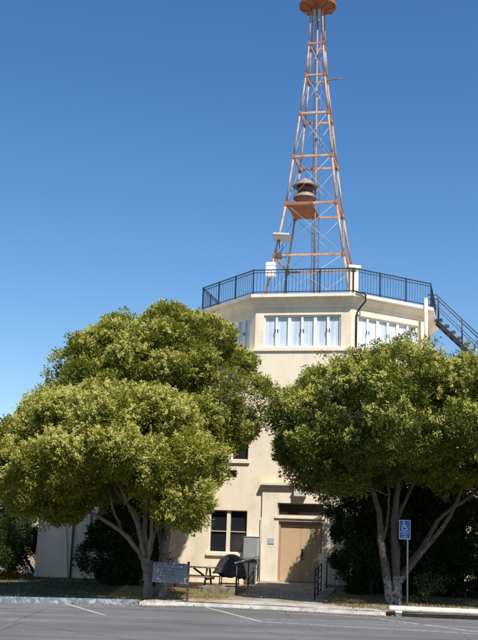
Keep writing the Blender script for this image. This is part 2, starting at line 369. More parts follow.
for a, b, s in ((-.65, .097, 1), (.105, .85, -1)):
    d = MB(); bxv(d, a, b, VB-.19, VB-.14, .43, 2.49)
    for x0, x1 in ((a+.0, b),):
        pass
    do = d.build('door', M['door'], B)
    if s == -1:
        h = MB(); bxv(h, a+.03, a+.10, VB-.14, VB-.125, 1.30, 1.62)
        h.tube([(a+.065, -(VB-.12), 1.55), (a+.065, -(VB-.06), 1.52), (a+.065, -(VB-.06), 1.40), (a+.065, -(VB-.12), 1.37)], .014, 6)
        h.lathe((0, 0, 0), [(.0, 0), (.035, 0), (.035, .03), (0, .03)], 10, T=Matrix.Translation((a+.065, -(VB-.14), 1.24)) @ Matrix.Rotation(pi/2, 4, 'X'))
        h.build('handle', M['brass'], do)
    for z in (.7, 1.45, 2.25):
        hh = MB(); bxv(hh, (a-.012 if s == 1 else b-.012), (a+.012 if s == 1 else b+.012), VB-.139, VB-.12, z-.06, z+.06)
        hh.build('hinge', M['doorframe'], do)
tr = MB(); bxv(tr, -.86, 1.03, VB-.1, VB+.05, 2.70, 2.78); tr.build('door_lintel', M['trim'], B)
window(TB, *th, 1, 1, M['transom'], M['doorframe'], .18, .04, sill=False, name='transom_window')
MB().box(-1.10, -.87, -(VB+.018), -(VB+.002), 1.76, 1.97).build('plaque', M['plaque'], B)
la = MB(); la.bbox(-.15, .30, -(VB+.19), -(VB+.002), 3.50, 3.80, .02); lo = la.build('wall_lamp', M['lampglass'], B)
lb = MB(); lb.box(-.17, .32, -(VB+.205), -(VB+.0), 3.80, 3.83); lb.build('lamp_hood', M['galv'], lo)
# meter cabinet and conduits left of the entrance
cb = MB(); cb.bbox(-1.97, -1.42, -4.80, -4.502, 1.18, 1.98, .01); co = cb.build('meter_cabinet', M['greymetal'], B)
MB().box(-1.985, -1.405, -4.82, -4.50, 1.982, 2.0).box(-1.93, -1.46, -4.812, -4.80, 1.23, 1.93).build('cabinet_door', M['galv'], co)
cd = MB(); cd.bbox(-1.86, -1.52, -4.72, -4.502, .25, 1.17, .01); cd.build('switch_box', M['darkgrey'], B)
cp = MB(); cp.tube([(-1.39, -4.56, .2), (-1.39, -4.56, 2.7)], .02, 6); cp.tube([(-2.02, -4.54, .2), (-2.02, -4.54, 1.3)], .018, 6); cp.build('conduit', M['galv'], B)

# octagonal drum
t8 = math.tan(pi/8)
def octpoly(ap): return [(ap/cos(pi/8)*cos(-pi/2+pi/8+k*pi/4), ap/cos(pi/8)*sin(-pi/2+pi/8+k*pi/4)) for k in range(8)]
AP = 4.49; HS = AP*t8
dm = MB()
for k in range(8):
    rot = Matrix.Rotation(k*pi/4, 4, 'Z')
    T = lambda u, d, z, rot=rot: rot @ Vector((u, -AP+d, z))
    panel(dm, T, -HS, HS, 9.0, 11.0, [(-1.53, 1.47, 9.13, 10.40)], .14)
dm.build('drum_wall', M['wall'], B)
for k in range(8):
    rot = Matrix.Rotation(k*pi/4, 4, 'Z')
    T = lambda u, d, z, rot=rot: rot @ Vector((u, -AP+d, z))
    for j in range(3):
        a = -1.53+j*1.0; b = a+1.0
        fo = window(T, a, b, 9.13, 10.40, 2, 1, M['paleglass'], M['white'], .13, .065, sill=False, midbar=.09)
        s = MB(); 
        for uu in ((a+b)/2-.05, (a+b)/2+.05):
            s.add([T(uu-.016, .035, 9.72), T(uu+.016, .035, 9.72), T(uu+.016, .035, 9.86), T(uu-.016, .035, 9.86),
                   T(uu-.016, .058, 9.72), T(uu+.016, .058, 9.72), T(uu+.016, .058, 9.86), T(uu-.016, .058, 9.86)], [(0, 1, 2, 3), (0, 4, 5, 1), (1, 5, 6, 2), (2, 6, 7, 3), (3, 7, 4, 0)])
        s.build('latch', M['brass'], fo)
    s = MB(); sv = [T(u, dd, z) for z in (9.085, 9.125) for dd in (.1, -.06) for u in (-1.60, 1.54)]
    s.add(sv, [(0, 1, 3, 2), (4, 6, 7, 5), (0, 4, 5, 1), (2, 3, 7, 6), (0, 2, 6, 4), (1, 5, 7, 3)]); s.build('drum_sill', M['trim'], B)
def octring(prof):
    m = MB(); n = len(prof)
    vs = []
    for ap, z in prof: vs += [(x, y, z) for x, y in octpoly(ap)]
    m.add(vs, [(i*8+k, i*8+(k+1) % 8, (i+1)*8+(k+1) % 8, (i+1)*8+k) for i in range(n-1) for k in range(8)])
    return m
m = octring([(4.495, 10.66), (4.53, 10.68), (4.55, 10.80), (4.66, 10.93), (4.72, 10.97), (4.72, 11.0), (4.79, 11.02), (4.81, 11.05), (4.81, 11.17), (4.55, 11.185)])
m.build('cornice', M['trim'], B)
MB().prism(octpoly(4.55), 11.0, 11.18).build('roof_deck', M['roof'], B)

# right wing (lower) and left single-storey wing
rw = MB(); rw.box(4.953, 13.5, -2.4, 4.2, -.3, 7.1); rw.build('right_wing_wall', M['wall'], B)
MB().box(4.96, 13.6, -2.5, 4.3, 7.1, 7.25).build('right_wing_roof', M['trim'], B)
TL = lambda u, d, z: Vector((u, -6.2+d, z))
lw = MB(); panel(lw, TL, -9.45, -5.6, -.3, 3.3, [(-7.5, -6.5, 1.2, 2.6)], .15)
lw.add([(-9.45, -6.2, -.3), (-9.45, -6.2, 3.3), (-9.45, 3, 3.3), (-9.45, 3, -.3)], [(0, 1, 2, 3)]).add([(-5.6, -6.2, -.3), (-5.6, -4.5, -.3), (-5.6, -4.5, 3.3), (-5.6, -6.2, 3.3)], [(0, 1, 2, 3)])
lw.add([(-9.45, 3, -.3), (-9.45, 3, 3.3), (-5.3, 3, 3.3), (-5.3, 3, -.3)], [(0, 1, 2, 3)])
lw.build('left_wing_wall', M['wallg'], B)
window(TL, -7.5, -6.5, 1.2, 2.6, 2, 2, M['darkglass'], M['frame'], .13, .035)
MB().box(-9.55, -5.3, -6.3, 3.1, 3.3, 3.42).build('left_wing_roof', M['trim'], B)
pl = MB()
pl.add([(-9.62, -6.36, -.2), (-8.2, -6.36, -.2), (-8.2, -6.202, -.2), (-9.62, -5.9, -.2), (-9.52, -6.29, .32), (-8.2, -6.29, .32), (-8.2, -6.202, .32), (-9.52, -5.9, .32),
        (-9.47, -6.215, 3.2), (-8.5, -6.215, 3.2), (-8.5, -6.202, 3.2), (-9.47, -5.9, 3.2)],
       [(0, 1, 5, 4), (4, 5, 9, 8), (1, 2, 6, 5), (5, 6, 10, 9), (3, 0, 4, 7), (7, 4, 8, 11), (8, 9, 10, 11)])
pl.box(-7.98, -5.6, -6.33, -6.202, -.2, .30)
pl.build('buttress', M['wallg'], B)
MB().tube([(-8.1, -6.27, 3.2), (-8.1, -6.27, -.1)], .042, 8).build('downpipe', M['darkgrey'], B)

# drainpipe at the drum's right corner and the white vent pipe
c45 = cos(pi/4)
def F45(t, ap, z): return Vector((c45*t+c45*ap, c45*t-c45*ap, z))
MB().tube([F45(-1.95, 4.86, 11.2), F45(-1.62, 4.88, 11.2), F45(-1.5, 4.88, 11.13), F45(-1.5, 4.88, 10.9), F45(-1.62, 4.60, 10.58), F45(-1.66, 4.54, 10.4), F45(-1.66, 4.54, 9.1)], .036, 8).build('drainpipe', M['blackmetal'], B)
MB().tube([F45(1.5, 4.92, 9.0), F45(1.5, 4.92, 11.45)], .07, 12).build('vent_pipe', M['trim'], B)
# two guard lamps above? chimney-like pier at the front right corner of the deck
cor = octpoly(4.62)[0]
pr_ = MB(); T = Matrix.Translation((cor[0], cor[1], 0)) @ Matrix.Rotation(pi/8, 4, 'Z')
pr_.box(-.12, .20, -.05, .25, 11.187, 12.16, T)
po = pr_.build('corner_pier', M['trim'], B); MB().box(-.20, .28, -.12, .33, 12.16, 12.27, T).build('pier_cap', M['trim'], po)

# ---------------------------------------------------------------- roof railing
RL = empty('roof_railing', (BX, BY, 11.18), -AL, 'black metal guard railing around the octagonal roof deck', 'railing')
op = octpoly(4.70)
for k in range(8):
    a, b = Vector((*op[k], 0)), Vector((*op[(k+1) % 8], 0))
    d = b-a; n = 28; p = MB()
    for z, w in ((.97, .035), (.86, .022), (.09, .03)): p.beam(a+Vector((0, 0, z)), b+Vector((0, 0, z)), w, w)
    for i in range(1, n): 
        q = a+d*i/n; p.beam(q+Vector((0, 0, .09)), q+Vector((0, 0, .97)), .014)
    po = p.build('railing_panel', M['blackmetal'], RL)
    for i in range(3):
        q = a+d*i/3; pp = MB(); pp.beam(q, q+Vector((0, 0, 1.0)), .045); pp.build('post', M['blackmetal'], po)

# ---------------------------------------------------------------- roof stair
S = empty('metal_stair', tuple(W(4.8, .15, 11.1)), -AL, 'dark steel stair running down from the roof deck at right', 'stair')
st = MB()
n = 15
for sy in (-.38, .38): st.beam((0, sy, -.12), (3.9, sy, -3.95), .03, .13)
st.build('stringer', M['blackmetal'], S)
tr = MB()
for i in range(n): x = .1+i*.26; tr.box(x, x+.19, -.36, .36, -.06-.255*i-.012, -.06-.255*i)
tr.build('tread', M['darkgrey'], S)
for sy in (-.4, .4):
    h = MB(); h.tube([(-.3, sy, .92), (.05, sy, .92), (3.9, sy, -2.95)], .024, 6); h.tube([(-.3, sy, .5), (.05, sy, .5), (3.9, sy, -3.4)], .016, 6)
    for i in range(5): x = .12+.95*i; h.tube([(x, sy, -.05-.985*x), (x, sy, .93-.985*x)], .02, 6)
    h.build('handrail', M['blackmetal'], S)

# ---------------------------------------------------------------- lattice tower
TW = empty('lattice_tower', tuple(W(-.197, .784, 11.18)), -AL, 'tall rusty orange steel lattice tower standing on the roof', 'tower')
zr = 11.18
lev = [(0, 1.80), (13.41-zr, 1.43), (15.75-zr, 1.06), (17.91-zr, .82), (19.94-zr, .61), (21.78-zr, .41), (23.31-zr, .31), (24.95-zr, .26)]
SG = [(-1, -1), (1, -1), (1, 1), (-1, 1)]
dx = lambda z: -.008*(z-1.0)
def tp(i, k):
    z, h = lev[i]; return Vector((SG[k][0]*h+dx(z), SG[k][1]*h, z))
for k in range(4):
    g = MB()
    for i in range(7): g.tube([tp(i, k), tp(i+1, k)], [.050-.003*i, .047-.003*i], 8)
    l = g.build('leg', M['rust'], TW)
    for i in range(1, 7):
        p = tp(i, k); s = .085-.005*i; MB().bbox(p.x-s, p.x+s, p.y-s, p.y+s, p.z-.11, p.z+.09, .02).build('gusset', M['rust2'], l)
    p = tp(0, k); MB().box(p.x-.16, p.x+.16, p.y-.16, p.y+.16, 0.005, .05).build('base_plate', M['rust2'], l)
for i in range(1, 7):
    for k in range(4):
        MB().beam(tp(i, k), tp(i, (k+1) % 4), .07 if i < 5 else .05, .09 if i < 5 else .06).build('crossbeam', M['rust'], TW)
for i in range(0, 6):
    for k in range(4):
        for a, b in ((tp(i, k), tp(i+1, (k+1) % 4)), (tp(i, (k+1) % 4), tp(i+1, k))):
            off = (a+b)*.5; n_ = Vector((off.x, off.y, 0)).normalized()*.012*(1 if a.x == tp(i, k).x else -1)
            MB().tube([a+n_, b+n_], .0095, 5).build('brace', M['rod'], TW)
MB().tube([(0, 0, 0.02), (dx(6), .0, 6), (dx(13.5), 0, 13.9)], .045, 8).build('conduit', M['hood'], TW)
ld = MB()
for s in (-.14, .14): ld.tube([(s+.0, .16, .1), (s+dx(13), .16, 13.7)], .012, 5)
for i in range(45): z = .3+i*.3; ld.tube([(-.14+dx(z), .16, z), (.14+dx(z), .16, z)], .008, 4)
ld.build('ladder', M['rust2'], TW)
zp = 15.75-zr
pf = MB(); pf.box(-1.06, .02, -1.04, 1.04, zp-.035, zp-.005); pf.box(-1.10, .06, -1.13, -1.09, zp-.08, zp+.05); pf.build('service_platform', M['rustplate'], TW)
MB().tube([(.43+dx(10.3), -.43, 10.28), (1.12, -.55, 10.28)], .022, 6).build('side_arm', M['rust2'], TW)
# top platform
zt = 24.95-zr
tpf = MB(); tpf.lathe((dx(zt), 0, zt), [(.0, 0), (.30, 0), (.34, .05), (.80, .20), (.83, .22), (.83, .34), (.78, .35), (0, .35)], 20, smooth=False)
to = tpf.build('top_platform', M['rustplate'], TW)
rr = MB()
for zz in (.85, 1.3): rr.tube([(dx(zt)+.78*cos(a*pi/10), .78*sin(a*pi/10), zt+zz) for a in range(21)], .016, 5)
for a in range(10): rr.tube([(dx(zt)+.78*cos(a*pi/5), .78*sin(a*pi/5), zt+.34), (dx(zt)+.78*cos(a*pi/5), .78*sin(a*pi/5), zt+1.3)], .018, 5)
rr.build('guard_rail', M['rod'], to)
bs = MB(); bs.lathe((dx(zt), 0, zt+.35), [(.0, 0), (.26, 0), (.26, .35), (.2, .45), (.3, .5), (.3, .9), (.2, 1.15), (0, 1.2)], 16); bs.build('beacon', M['hood'], to)
ri = MB()
for a in range(8): ri.beam((dx(zt)+.3*cos(a*pi/4), .3*sin(a*pi/4), zt+.02), (dx(zt)+.8*cos(a*pi/4), .8*sin(a*pi/4), zt+.17), .03, .05)
ri.build('rib', M['rust2'], to)
ca = MB(); ca.box(-.16+dx(zt), -.04+dx(zt), -.28, -.12, zt-.55, zt); ca.box(.04+dx(zt), .16+dx(zt), -.28, -.12, zt-.55, zt); ca.build('neck_box', M['galv'], TW)

# siren on the service platform
SR = empty('warning_siren', tuple(W(-.197-.42, .784+.35, 15.76)), -AL, 'mushroom shaped grey and maroon siren on the rusty tower platform', 'siren')
s1 = MB(); s1.lathe((0, 0, 0), [(.10, 0), (.12, .30), (.47, .42), (.50, .40), (.50, .44), (.30, .66), (.26, .68)], 24); s1.build('lower_horn', M['hood'], SR)
s2 = MB(); s2.lathe((0, 0, 0), [(.27, .66), (.34, .70), (.36, .92), (.28, .98)], 20); s2.build('motor_housing', M['maroon'], SR)
s3 = MB(); s3.lathe((0, 0, 0), [(.28, .97), (.54, .92), (.56, .94), (.30, 1.16), (.12, 1.28), (.06, 1.32), (0, 1.33)], 24); s3.build('hood', M['hood'], SR)
# flood light and white equipment box on the left front leg
def legp(z):
    for i in range(7):
        if lev[i][0] <= z <= lev[i+1][0]:
            f = (z-lev[i][0])/(lev[i+1][0]-lev[i][0]); h = lev[i][1]*(1-f)+lev[i+1][1]*f; return W(-.197+dx(z)-h, .784+h, z+zr)
p = legp(3.0)
FL = empty('flood_light', tuple(p+Vector((.12, -.18, 0))), -AL, 'grey rectangular flood light clamped to the left tower leg', 'lamp')
f1 = MB(); T = Matrix.Rotation(radians(-25), 4, 'X') @ Matrix.Rotation(radians(6), 4, 'Y'); f1.bbox(-.34, .34, -.22, .22, -.05, .07, .02, T); fo = f1.build('housing', M['galv'], FL)
f2 = MB(); f2.box(-.30, .30, -.18, .18, -.056, -.051, T); f2.build('lens', M['lampglass'], fo)
MB().tube([(-.1, .05, -.02), (-.1, .12, -.35), (-.12, .16, -.45)], .022, 6).build('bracket', M['darkgrey'], FL)
p = legp(1.55)
EQ = empty('equipment_box', tuple(p+Vector((-.02, -.24, -.32))), -AL, 'white upright equipment box strapped low on the left tower leg', 'box')
e1 = MB(); e1.bbox(-.20, .20, -.14, .12, 0, .60, .03); eo = e1.build('housing', M['sock'], EQ)
MB().box(-.21, .21, -.145, .125, .45, .47).box(-.21, .21, -.145, .125, .13, .15).box(-.05, .05, .12, .24, .25, .35).build('strap', M['galv'], eo)
p = legp(2.3)
JB = empty('junction_box', tuple(p+Vector((.16, -.14, -.12))), -AL, 'small dark junction box with cable loops at the left tower joint', 'box')
j1 = MB(); j1.bbox(-.12, .12, -.08, .08, -.1, .14, .015); jo = j1.build('housing', M['darkgrey'], JB)
MB().tube([(.05, -.02, .14), (.18, -.02, .32), (.10, -.02, .46), (.16, -.02, .6)], .014, 6).tube([(.1, 0, -.05), (.32, 0, -.06), (.36, 0, .08), (.24, 0, .10)], .012, 6).build('cable', M['blackmetal'], jo)

# ---------------------------------------------------------------- ground
def sheet(name, poly, z, m, kind='structure', sub=None):
    mb = MB(); mb.add([(x, y, z) for x, y in poly], [tuple(range(len(poly)))]); o = mb.build(name, m); return tag(o, kind=kind)
sheet('terrain', [(-6000, -3000), (6000, -3000), (6000, 9000), (-6000, 9000)], -.06, M['terrain'])
edge = [(-60, 27.2), (-12, 29.05), (-6, 29.35), (-4.3, 29.85), (-2.5, 30.2), (-1.2, 30.75), (0.3, 30.5), (1.9, 30.15), (3.5, 29.6), (4.4, 29.35), (5.5, 29.15), (6.5, 29.05), (12, 28.6), (60, 27)]
sheet('parking_lot', [(-60, -40), (60, -40), (60, 29)]+[(x, y+.4) for x, y in reversed(edge)]+[(-60, 29)], 0.0, M['asphalt'])
# raised planted ground behind the kerb
gp = MB()
bed = [(x, y+.16) for x, y in edge[:6]]
nx, ny = 120, 60
def gz(x, y):
    t = max(0, min(1, (y-30.5)/8)); return .105+.17*t+.012*sin(x*2.1+y)*cos(y*1.7-x*.6)
def edgey(x):
    for i in range(len(edge)-1):
        if edge[i][0] <= x <= edge[i+1][0]:
            f = (x-edge[i][0])/(edge[i+1][0]-edge[i][0]); return edge[i][1]*(1-f)+edge[i+1][1]*f
    return 28
xs = np.concatenate([np.linspace(-60, -14, 12)[:-1], np.linspace(-14, 14, 100), np.linspace(14, 60, 12)[1:]])
vs = []; 
for j in range(ny+1):
    for x in xs:
        y0 = edgey(x)+.12; f = (j/ny)**1.6; y = y0+(62-y0)*f
        vs.append((x, y, gz(x, y) if j else gz(x, y)))
nxx = len(xs)
gp.add(vs, [(j*nxx+i, j*nxx+i+1, (j+1)*nxx+i+1, (j+1)*nxx+i) for j in range(ny) for i in range(nxx-1)], True)
tag(gp.build('ground', M['soil']), kind='structure')
# kerb left (blue paint) - real step
def strip(name, pts, w, z0, z1, m, off=0):
    mb = MB(); L_, R_ = [], []
    for i, p in enumerate(pts):
        p = Vector((*p, 0)); d = Vector((*pts[min(i+1, len(pts)-1)], 0))-Vector((*pts[max(i-1, 0)], 0)); n = Vector((-d.y, d.x, 0)).normalized()
        L_.append(p+n*off); R_.append(p+n*(off+w))
    n = len(pts); vs = [(p.x, p.y, z) for z in (z0, z1) for q in (L_, R_) for p in q]
    fs = []
    for i in range(n-1):
        a = 2*n
        fs += [(i, i+1, a+i+1, a+i), (a+i, a+i+1, a+n+i+1, a+n+i), (n+i, a+n+i, a+n+i+1, n+i+1)]
    fs += [(0, 2*n, 3*n, n), (n-1, 2*n-1, 4*n-1, 3*n-1)]
    mb.add(vs, fs); return mb.build(name, m)
tag(strip('kerb', [(-60, 27.2), (-20, 28.8), (-12, 29.05), (-9, 29.2), (-6, 29.35), (-4.3, 29.85), (-3.3, 30.05), (-2.45, 30.2)], .17, -.05, .145, M['kerbblue']), kind='structure')
# concrete apron / pavement in front of the entrance
ap_front = [(-2.43, 30.2), (-1.2, 30.75), (0.3, 30.5), (1.9, 30.15), (3.5, 29.6), (4.15, 29.42)]
apb_z = .125
apb = [(4.0, 30.1), (3.0, 30.9), (2.5, 31.6), (0.3, 32.3), (-.2, 32.9), (-1.4, 31.45), (-2.3, 30.75)]
ap = MB(); n1 = len(ap_front)
pv = ap_front+apb
vs = [(x, y, .015) for x, y in ap_front]+[(x, y+.05, .095) for x, y in ap_front]+[(x, y+.0, .135) for x, y in apb]
ap.add(vs, [(i, i+1, n1+i+1, n1+i) for i in range(n1-1)])
top = list(range(n1, 2*n1))+list(range(2*n1, 2*n1+len(apb)))
ap.add([vs[i] for i in top], [tuple(range(len(top)))])
ap.add([(x, y, -.02) for x, y in ap_front]+[(x, y, .015) for x, y in ap_front], [(i, i+1, n1+i+1, n1+i) for i in range(n1-1)])
tag(ap.build('pavement', M['concrete']), kind='structure')
# walkway ramp up to the door
wl = [(.15, 32.2), (.3, 33.5), (.75, 37.4)]
dl = W(-1.34, 4.6, 0); dr = W(1.6, 4.6, 0)
ram = MB()
Lp = [(.16, 32.3, .142), (.30, 33.6, .165), (dl.x, dl.y-.0, .415)]
Rp = [(2.62, 31.5, .142), (2.75, 33.0, .165), (dr.x, dr.y-.0, .415)]
n = 14; vs = []
def lerp(P, t):
    t *= (len(P)-1); i = min(int(t), len(P)-2); f = t-i; return [P[i][k]*(1-f)+P[i+1][k]*f for k in range(3)]
for i in range(n+1):
    a = lerp(Lp, i/n); b = lerp(Rp, i/n); vs += [(a[0], a[1], 0), tuple(a), tuple(b), (b[0], b[1], 0)]
ram.add(vs, [q for i in range(n) for q in ((4*i, 4*i+1, 4*i+5, 4*i+4), (4*i+1, 4*i+2, 4*i+6, 4*i+5), (4*i+2, 4*i+3, 4*i+7, 4*i+6))]+[(0, 3, 2, 1)])
tag(ram.build('walkway', M['ramp']), kind='structure')
# painted lines
def line(pts, w=.10, z=.004):
    for i in range(len(pts)-1):
        a, b = Vector((*pts[i], z)), Vector((*pts[i+1], z)); d = (b-a).normalized(); n = Vector((-d.y, d.x, 0))*w/2
        o = MB().add([a-n, b-n, b+n, a+n], [(0, 1, 2, 3)]).build('painted_line', M['line']); tag(o, kind='structure')
line([(-4.35, 29.8), (-2.88, 26.0)]); line([(-.62, 30.4), (.77, 25.62)]); line([(.85, 25.62), (5.6, 24.2), (16, 21.0)]); line([(.9, 26.62), (3.6, 26.9), (6, 26.3)], .08)
line([(3.66, 28.46), (5.75, 24.5)]); line([(1.3, 29.3), (3.6, 28.5)], .08, .004)
line([(-9, 29.0), (-7.6, 25.2)])
# far hills
hb = MB(); hv = []; NH = 90
for i in range(NH+1):
    a = radians(-50+100*i/NH); h = 250+95*sin(i*.23+1.2)+45*sin(i*.71)+18*sin(i*1.9)
    h *= 1 if i < 60 else .55
    for d_, hh in ((2300, -2), (2700, h*.45), (3200, h), (3900, h*.5)): hv.append((sin(a)*d_, cos(a)*d_, hh+(12*sin(i*2.7+d_) if hh > 0 else 0)))
hb.add(hv, [(i*4+k, (i+1)*4+k, (i+1)*4+k+1, i*4+k+1) for i in range(NH) for k in range(3)], True)
tag(hb.build('hills', M['hill']), kind='structure')

# ---------------------------------------------------------------- street things
# white parking beam on the right
PB = empty('parking_barrier', (4.25, 29.55, 0), atan2(-.45, 3.6), 'long white low concrete beam along the lot edge at right', 'barrier')
MB().bbox(0, 9.5, 0, .17, .14, .26, .03).build('beam', M['kerbwhite'], PB)
for x in (.25, 3.2, 6.2, 9.2): MB().bbox(x-.09, x+.09, .0, .16, 0, .142, .015).build('support', M['kerbwhite'], PB)
sv = tag(strip('kerb', [(4.17, 29.62), (5.5, 29.42), (6.5, 29.33), (12, 28.85), (60, 27.2)], .14, -.05, .115, M['concrete'], .12), kind='structure')

# accessible parking sign
HP = empty('parking_sign', (5.19, 32.4, .09), 0, 'blue wheelchair parking sign on a thin grey metal post', 'sign')
MB().tube([(0, 0, 0), (0, 0, 1.9), (-.06, 0, 2.45)], .024, 8).build('post', M['galv'], HP)
FX = -.09
pb = MB(); pb.bbox(FX-.17, FX+.17, -.045, -.03, 1.93, 2.50, .004); fo = pb.build('sign_plate', M['blue'], HP)
bd = MB()
for x0, x1, z0, z1 in ((-.165, .165, 2.480, 2.492), (-.165, .165, 1.938, 1.95), (-.165, -.153, 1.95, 2.480), (.153, .165, 1.95, 2.480)): bd.box(FX+x0, FX+x1, -.049, -.0455, z0, z1)
bd.build('border', M['signwhite'], fo)
wc = MB(); y = -.05
def arcpts(cx, cz, r, a0, a1, n=16): return [Vector((cx+r*cos(radians(a0+(a1-a0)*i/n)), y, cz+r*sin(radians(a0+(a1-a0)*i/n)))) for i in range(n+1)]
def flat(pts, w):
    for i in range(len(pts)-1): wc.beam(pts[i], pts[i+1], w, .003, up=(0, 1, 0))
cxs, czs = FX-.01, 2.27
flat(arcpts(cxs, czs, .075, 110, 350), .017)
flat([Vector((cxs-.02, y, czs+.125)), Vector((cxs-.012, y, czs+.02)), Vector((cxs+.06, y, czs+.015)), Vector((cxs+.09, y, czs-.07)), Vector((cxs+.115, y, czs-.06))], .02)
flat([Vector((cxs-.015, y, czs+.07)), Vector((cxs+.05, y, czs+.065))], .016)
wc.lathe((0, 0, 0), [(0, 0), (.022, 0), (.022, .003), (0, .003)], 12, T=Matrix.Translation((cxs-.022, -.0485, czs+.155)) @ Matrix.Rotation(pi/2, 4, 'X'))
wc.build('wheelchair_symbol', M['signwhite'], fo)
def text(s, size, x, y_, z, m, par, name='lettering', ext=.001):
    c = bpy.data.curves.new(name, 'FONT'); c.body = s; c.size = size; c.align_x = 'CENTER'; c.extrude = ext
    o = bpy.data.objects.new(name, c); dg = None; C.objects.link(o); bpy.context.view_layer.update()
    me = bpy.data.meshes.new_from_object(o.evaluated_get(bpy.context.evaluated_depsgraph_get())); bpy.data.objects.remove(o)
    me.materials.clear(); me.materials.append(m); o = bpy.data.objects.new(name, me); C.objects.link(o); o.parent = par
    o.location = (x, y_, z); o.rotation_euler = (pi/2, 0, 0); return o
text('PARKING', .062, FX, -.048, 2.125, M['signwhite'], fo)
text('ONLY', .062, FX, -.048, 2.065, M['signwhite'], fo)
text('VAN', .055, FX, -.048, 2.005, M['signwhite'], fo)
text('ACCESSIBLE', .045, FX, -.048, 1.962, M['signwhite'], fo)

# information board with two posts under the left tree
IB = empty('information_board', (-1.68, 31.0, .09), radians(2), 'low grey notice board with dark lettering on two brown posts', 'sign')
for x in (-.515, .515): MB().bbox(x-.035, x+.035, -.035, .035, 0, 1.10, .006).build('post', M['post'], IB)
T = Matrix.Rotation(radians(1.5), 4, 'Y')
bo = MB().bbox(-.50, .475, -.062, -.038, .50, 1.05, .005, T).build('board', M['board'], IB)
tx = MB(); rr_ = random.Random(3)
for z, x0, x1, hgt in ((.985, -.32, .36, .045), (.905, -.36, -.0, .03), (.88, .02, .40, .03), (.80, -.36, .12, .032), (.72, -.36, .10, .032), (.64, -.30, -.02, .02)):
    x = x0
    while x < x1:
        w = rr_.uniform(.012, .022)
        if rr_.random() > .16:
            k = rr_.random(); tx.box(x, x+.006, -.066, -.0625, z, z+hgt, T)
            if k < .7: tx.box(x+.006, x+w, -.066, -.0625, z+hgt*rr_.choice([0, .4, .8]), z+hgt*rr_.choice([0, .4, .8])+hgt*.2+.002, T)
            if k > .4: tx.box(x+w-.005, x+w, -.066, -.0625, z, z+hgt*rr_.choice([.6, 1]), T)
        x += w+.008
tx.box(-.44, -.38, -.066, -.0625, .97, 1.03, T)
tx.build('lettering', M['ink'], bo)

# picnic table
PT = empty('picnic_table', (-1.32, 36.4, .21), radians(-10), 'weathered picnic table with crossed legs behind the notice board', 'table')
t = MB()
for i in range(5): t.bbox(-.90, .90, -.36+i*.146, -.36+i*.146+.136, .70, .74, .006)
t.build('tabletop', M['wood'], PT)
for sy in (-.70, .56):
    b_ = MB()
    for i in range(2): b_.bbox(-.90, .90, sy-.07+i*.146, sy+.066+i*.146, .41, .45, .006)
    b_.build('bench', M['wood'], PT)
for x in (-.62, .62):
    for s in (-1, 1): MB().beam((x, s*.66, 0), (x, -s*.22 if False else s*.22, .70), .045, .09, up=(0, 1, 0)).build('leg', M['post'], PT)
    MB().beam((x+.05, -.76, .38), (x+.05, .76, .38), .04, .09).build('crossbar', M['post'], PT)
    MB().beam((x*.95, 0, .38), (x*.2, 0, .69), .04, .06).build('brace', M['post'], PT)

# covered barbecue
GR = empty('covered_barbecue', (-.02, 37.6, .22), radians(-8), 'round barbecue under a wrinkled black vinyl cover', 'barbecue')
import bmesh
def noise3(p, s): 
    from mathutils import noise; return noise.noise(Vector(p)*s)
gm = MB(); n = 48; prof = [(.0, 1.15), (.10, 1.145), (.21, 1.11), (.32, 1.03), (.40, .91), (.43, .78), (.48, .64), (.515, .50), (.53, .38), (.50, .375)]
vs = []
for i, (r, z) in enumerate(prof):
    for k in range(n):
        a = 2*pi*k/n; fold = (1+.09*abs(sin(a*3.5+z*1.5))*(1.15-z)+.05*sin(a*11+1+z*5)*(1.2-z)+.03*noise3((cos(a), sin(a), z), 6))*(1+.10*cos(2*a))
        rr2 = r*fold; dz = (-.10*cos(a-pi)*0+.16*max(0, cos(a-radians(200)))*(1 if z < .5 else 0)) + (.05*sin(a*5)*(1 if z < .5 else 0))
        vs.append((rr2*cos(a)*.92+.05-.12*(1-z)*(1 if cos(a) < 0 else .2), rr2*sin(a)*.82, z+dz))
gm.add(vs, [(i*n+k, (i+1)*n+k, (i+1)*n+(k+1) % n, i*n+(k+1) % n) for i in range(len(prof)-1) for k in range(n)], True)
gm.build('cover', M['cover'], GR)
for x in (-.3, .3):
    for yy in (-.22, .22): MB().tube([(x, yy, 0), (x*.95, yy, .5)], .02, 6).build('leg', M['darkgrey'], GR)
MB().box(-.33, .33, -.25, .25, .16, .19).build('shelf', M['darkgrey'], GR)

# low concrete planter wall in front of the barbecue
PW = empty('planter_box', (-.30, 34.2, .12), radians(-6), 'low weathered concrete planter box beside the walkway', 'planter')
q = MB(); q.bbox(-.52, .50, -.20, -.10, -.1, .30, .02).box(-.52, .50, .9, 1.0, -.1, .30).box(-.52, -.42, -.10, .9, -.1, .30).box(.40, .50, -.10, .9, -.1, .30); q.build('rim', M['oldconc'], PW)
MB().box(-.42, .40, -.10, .9, -.05, .22).build('soil', M['soil'], PW)

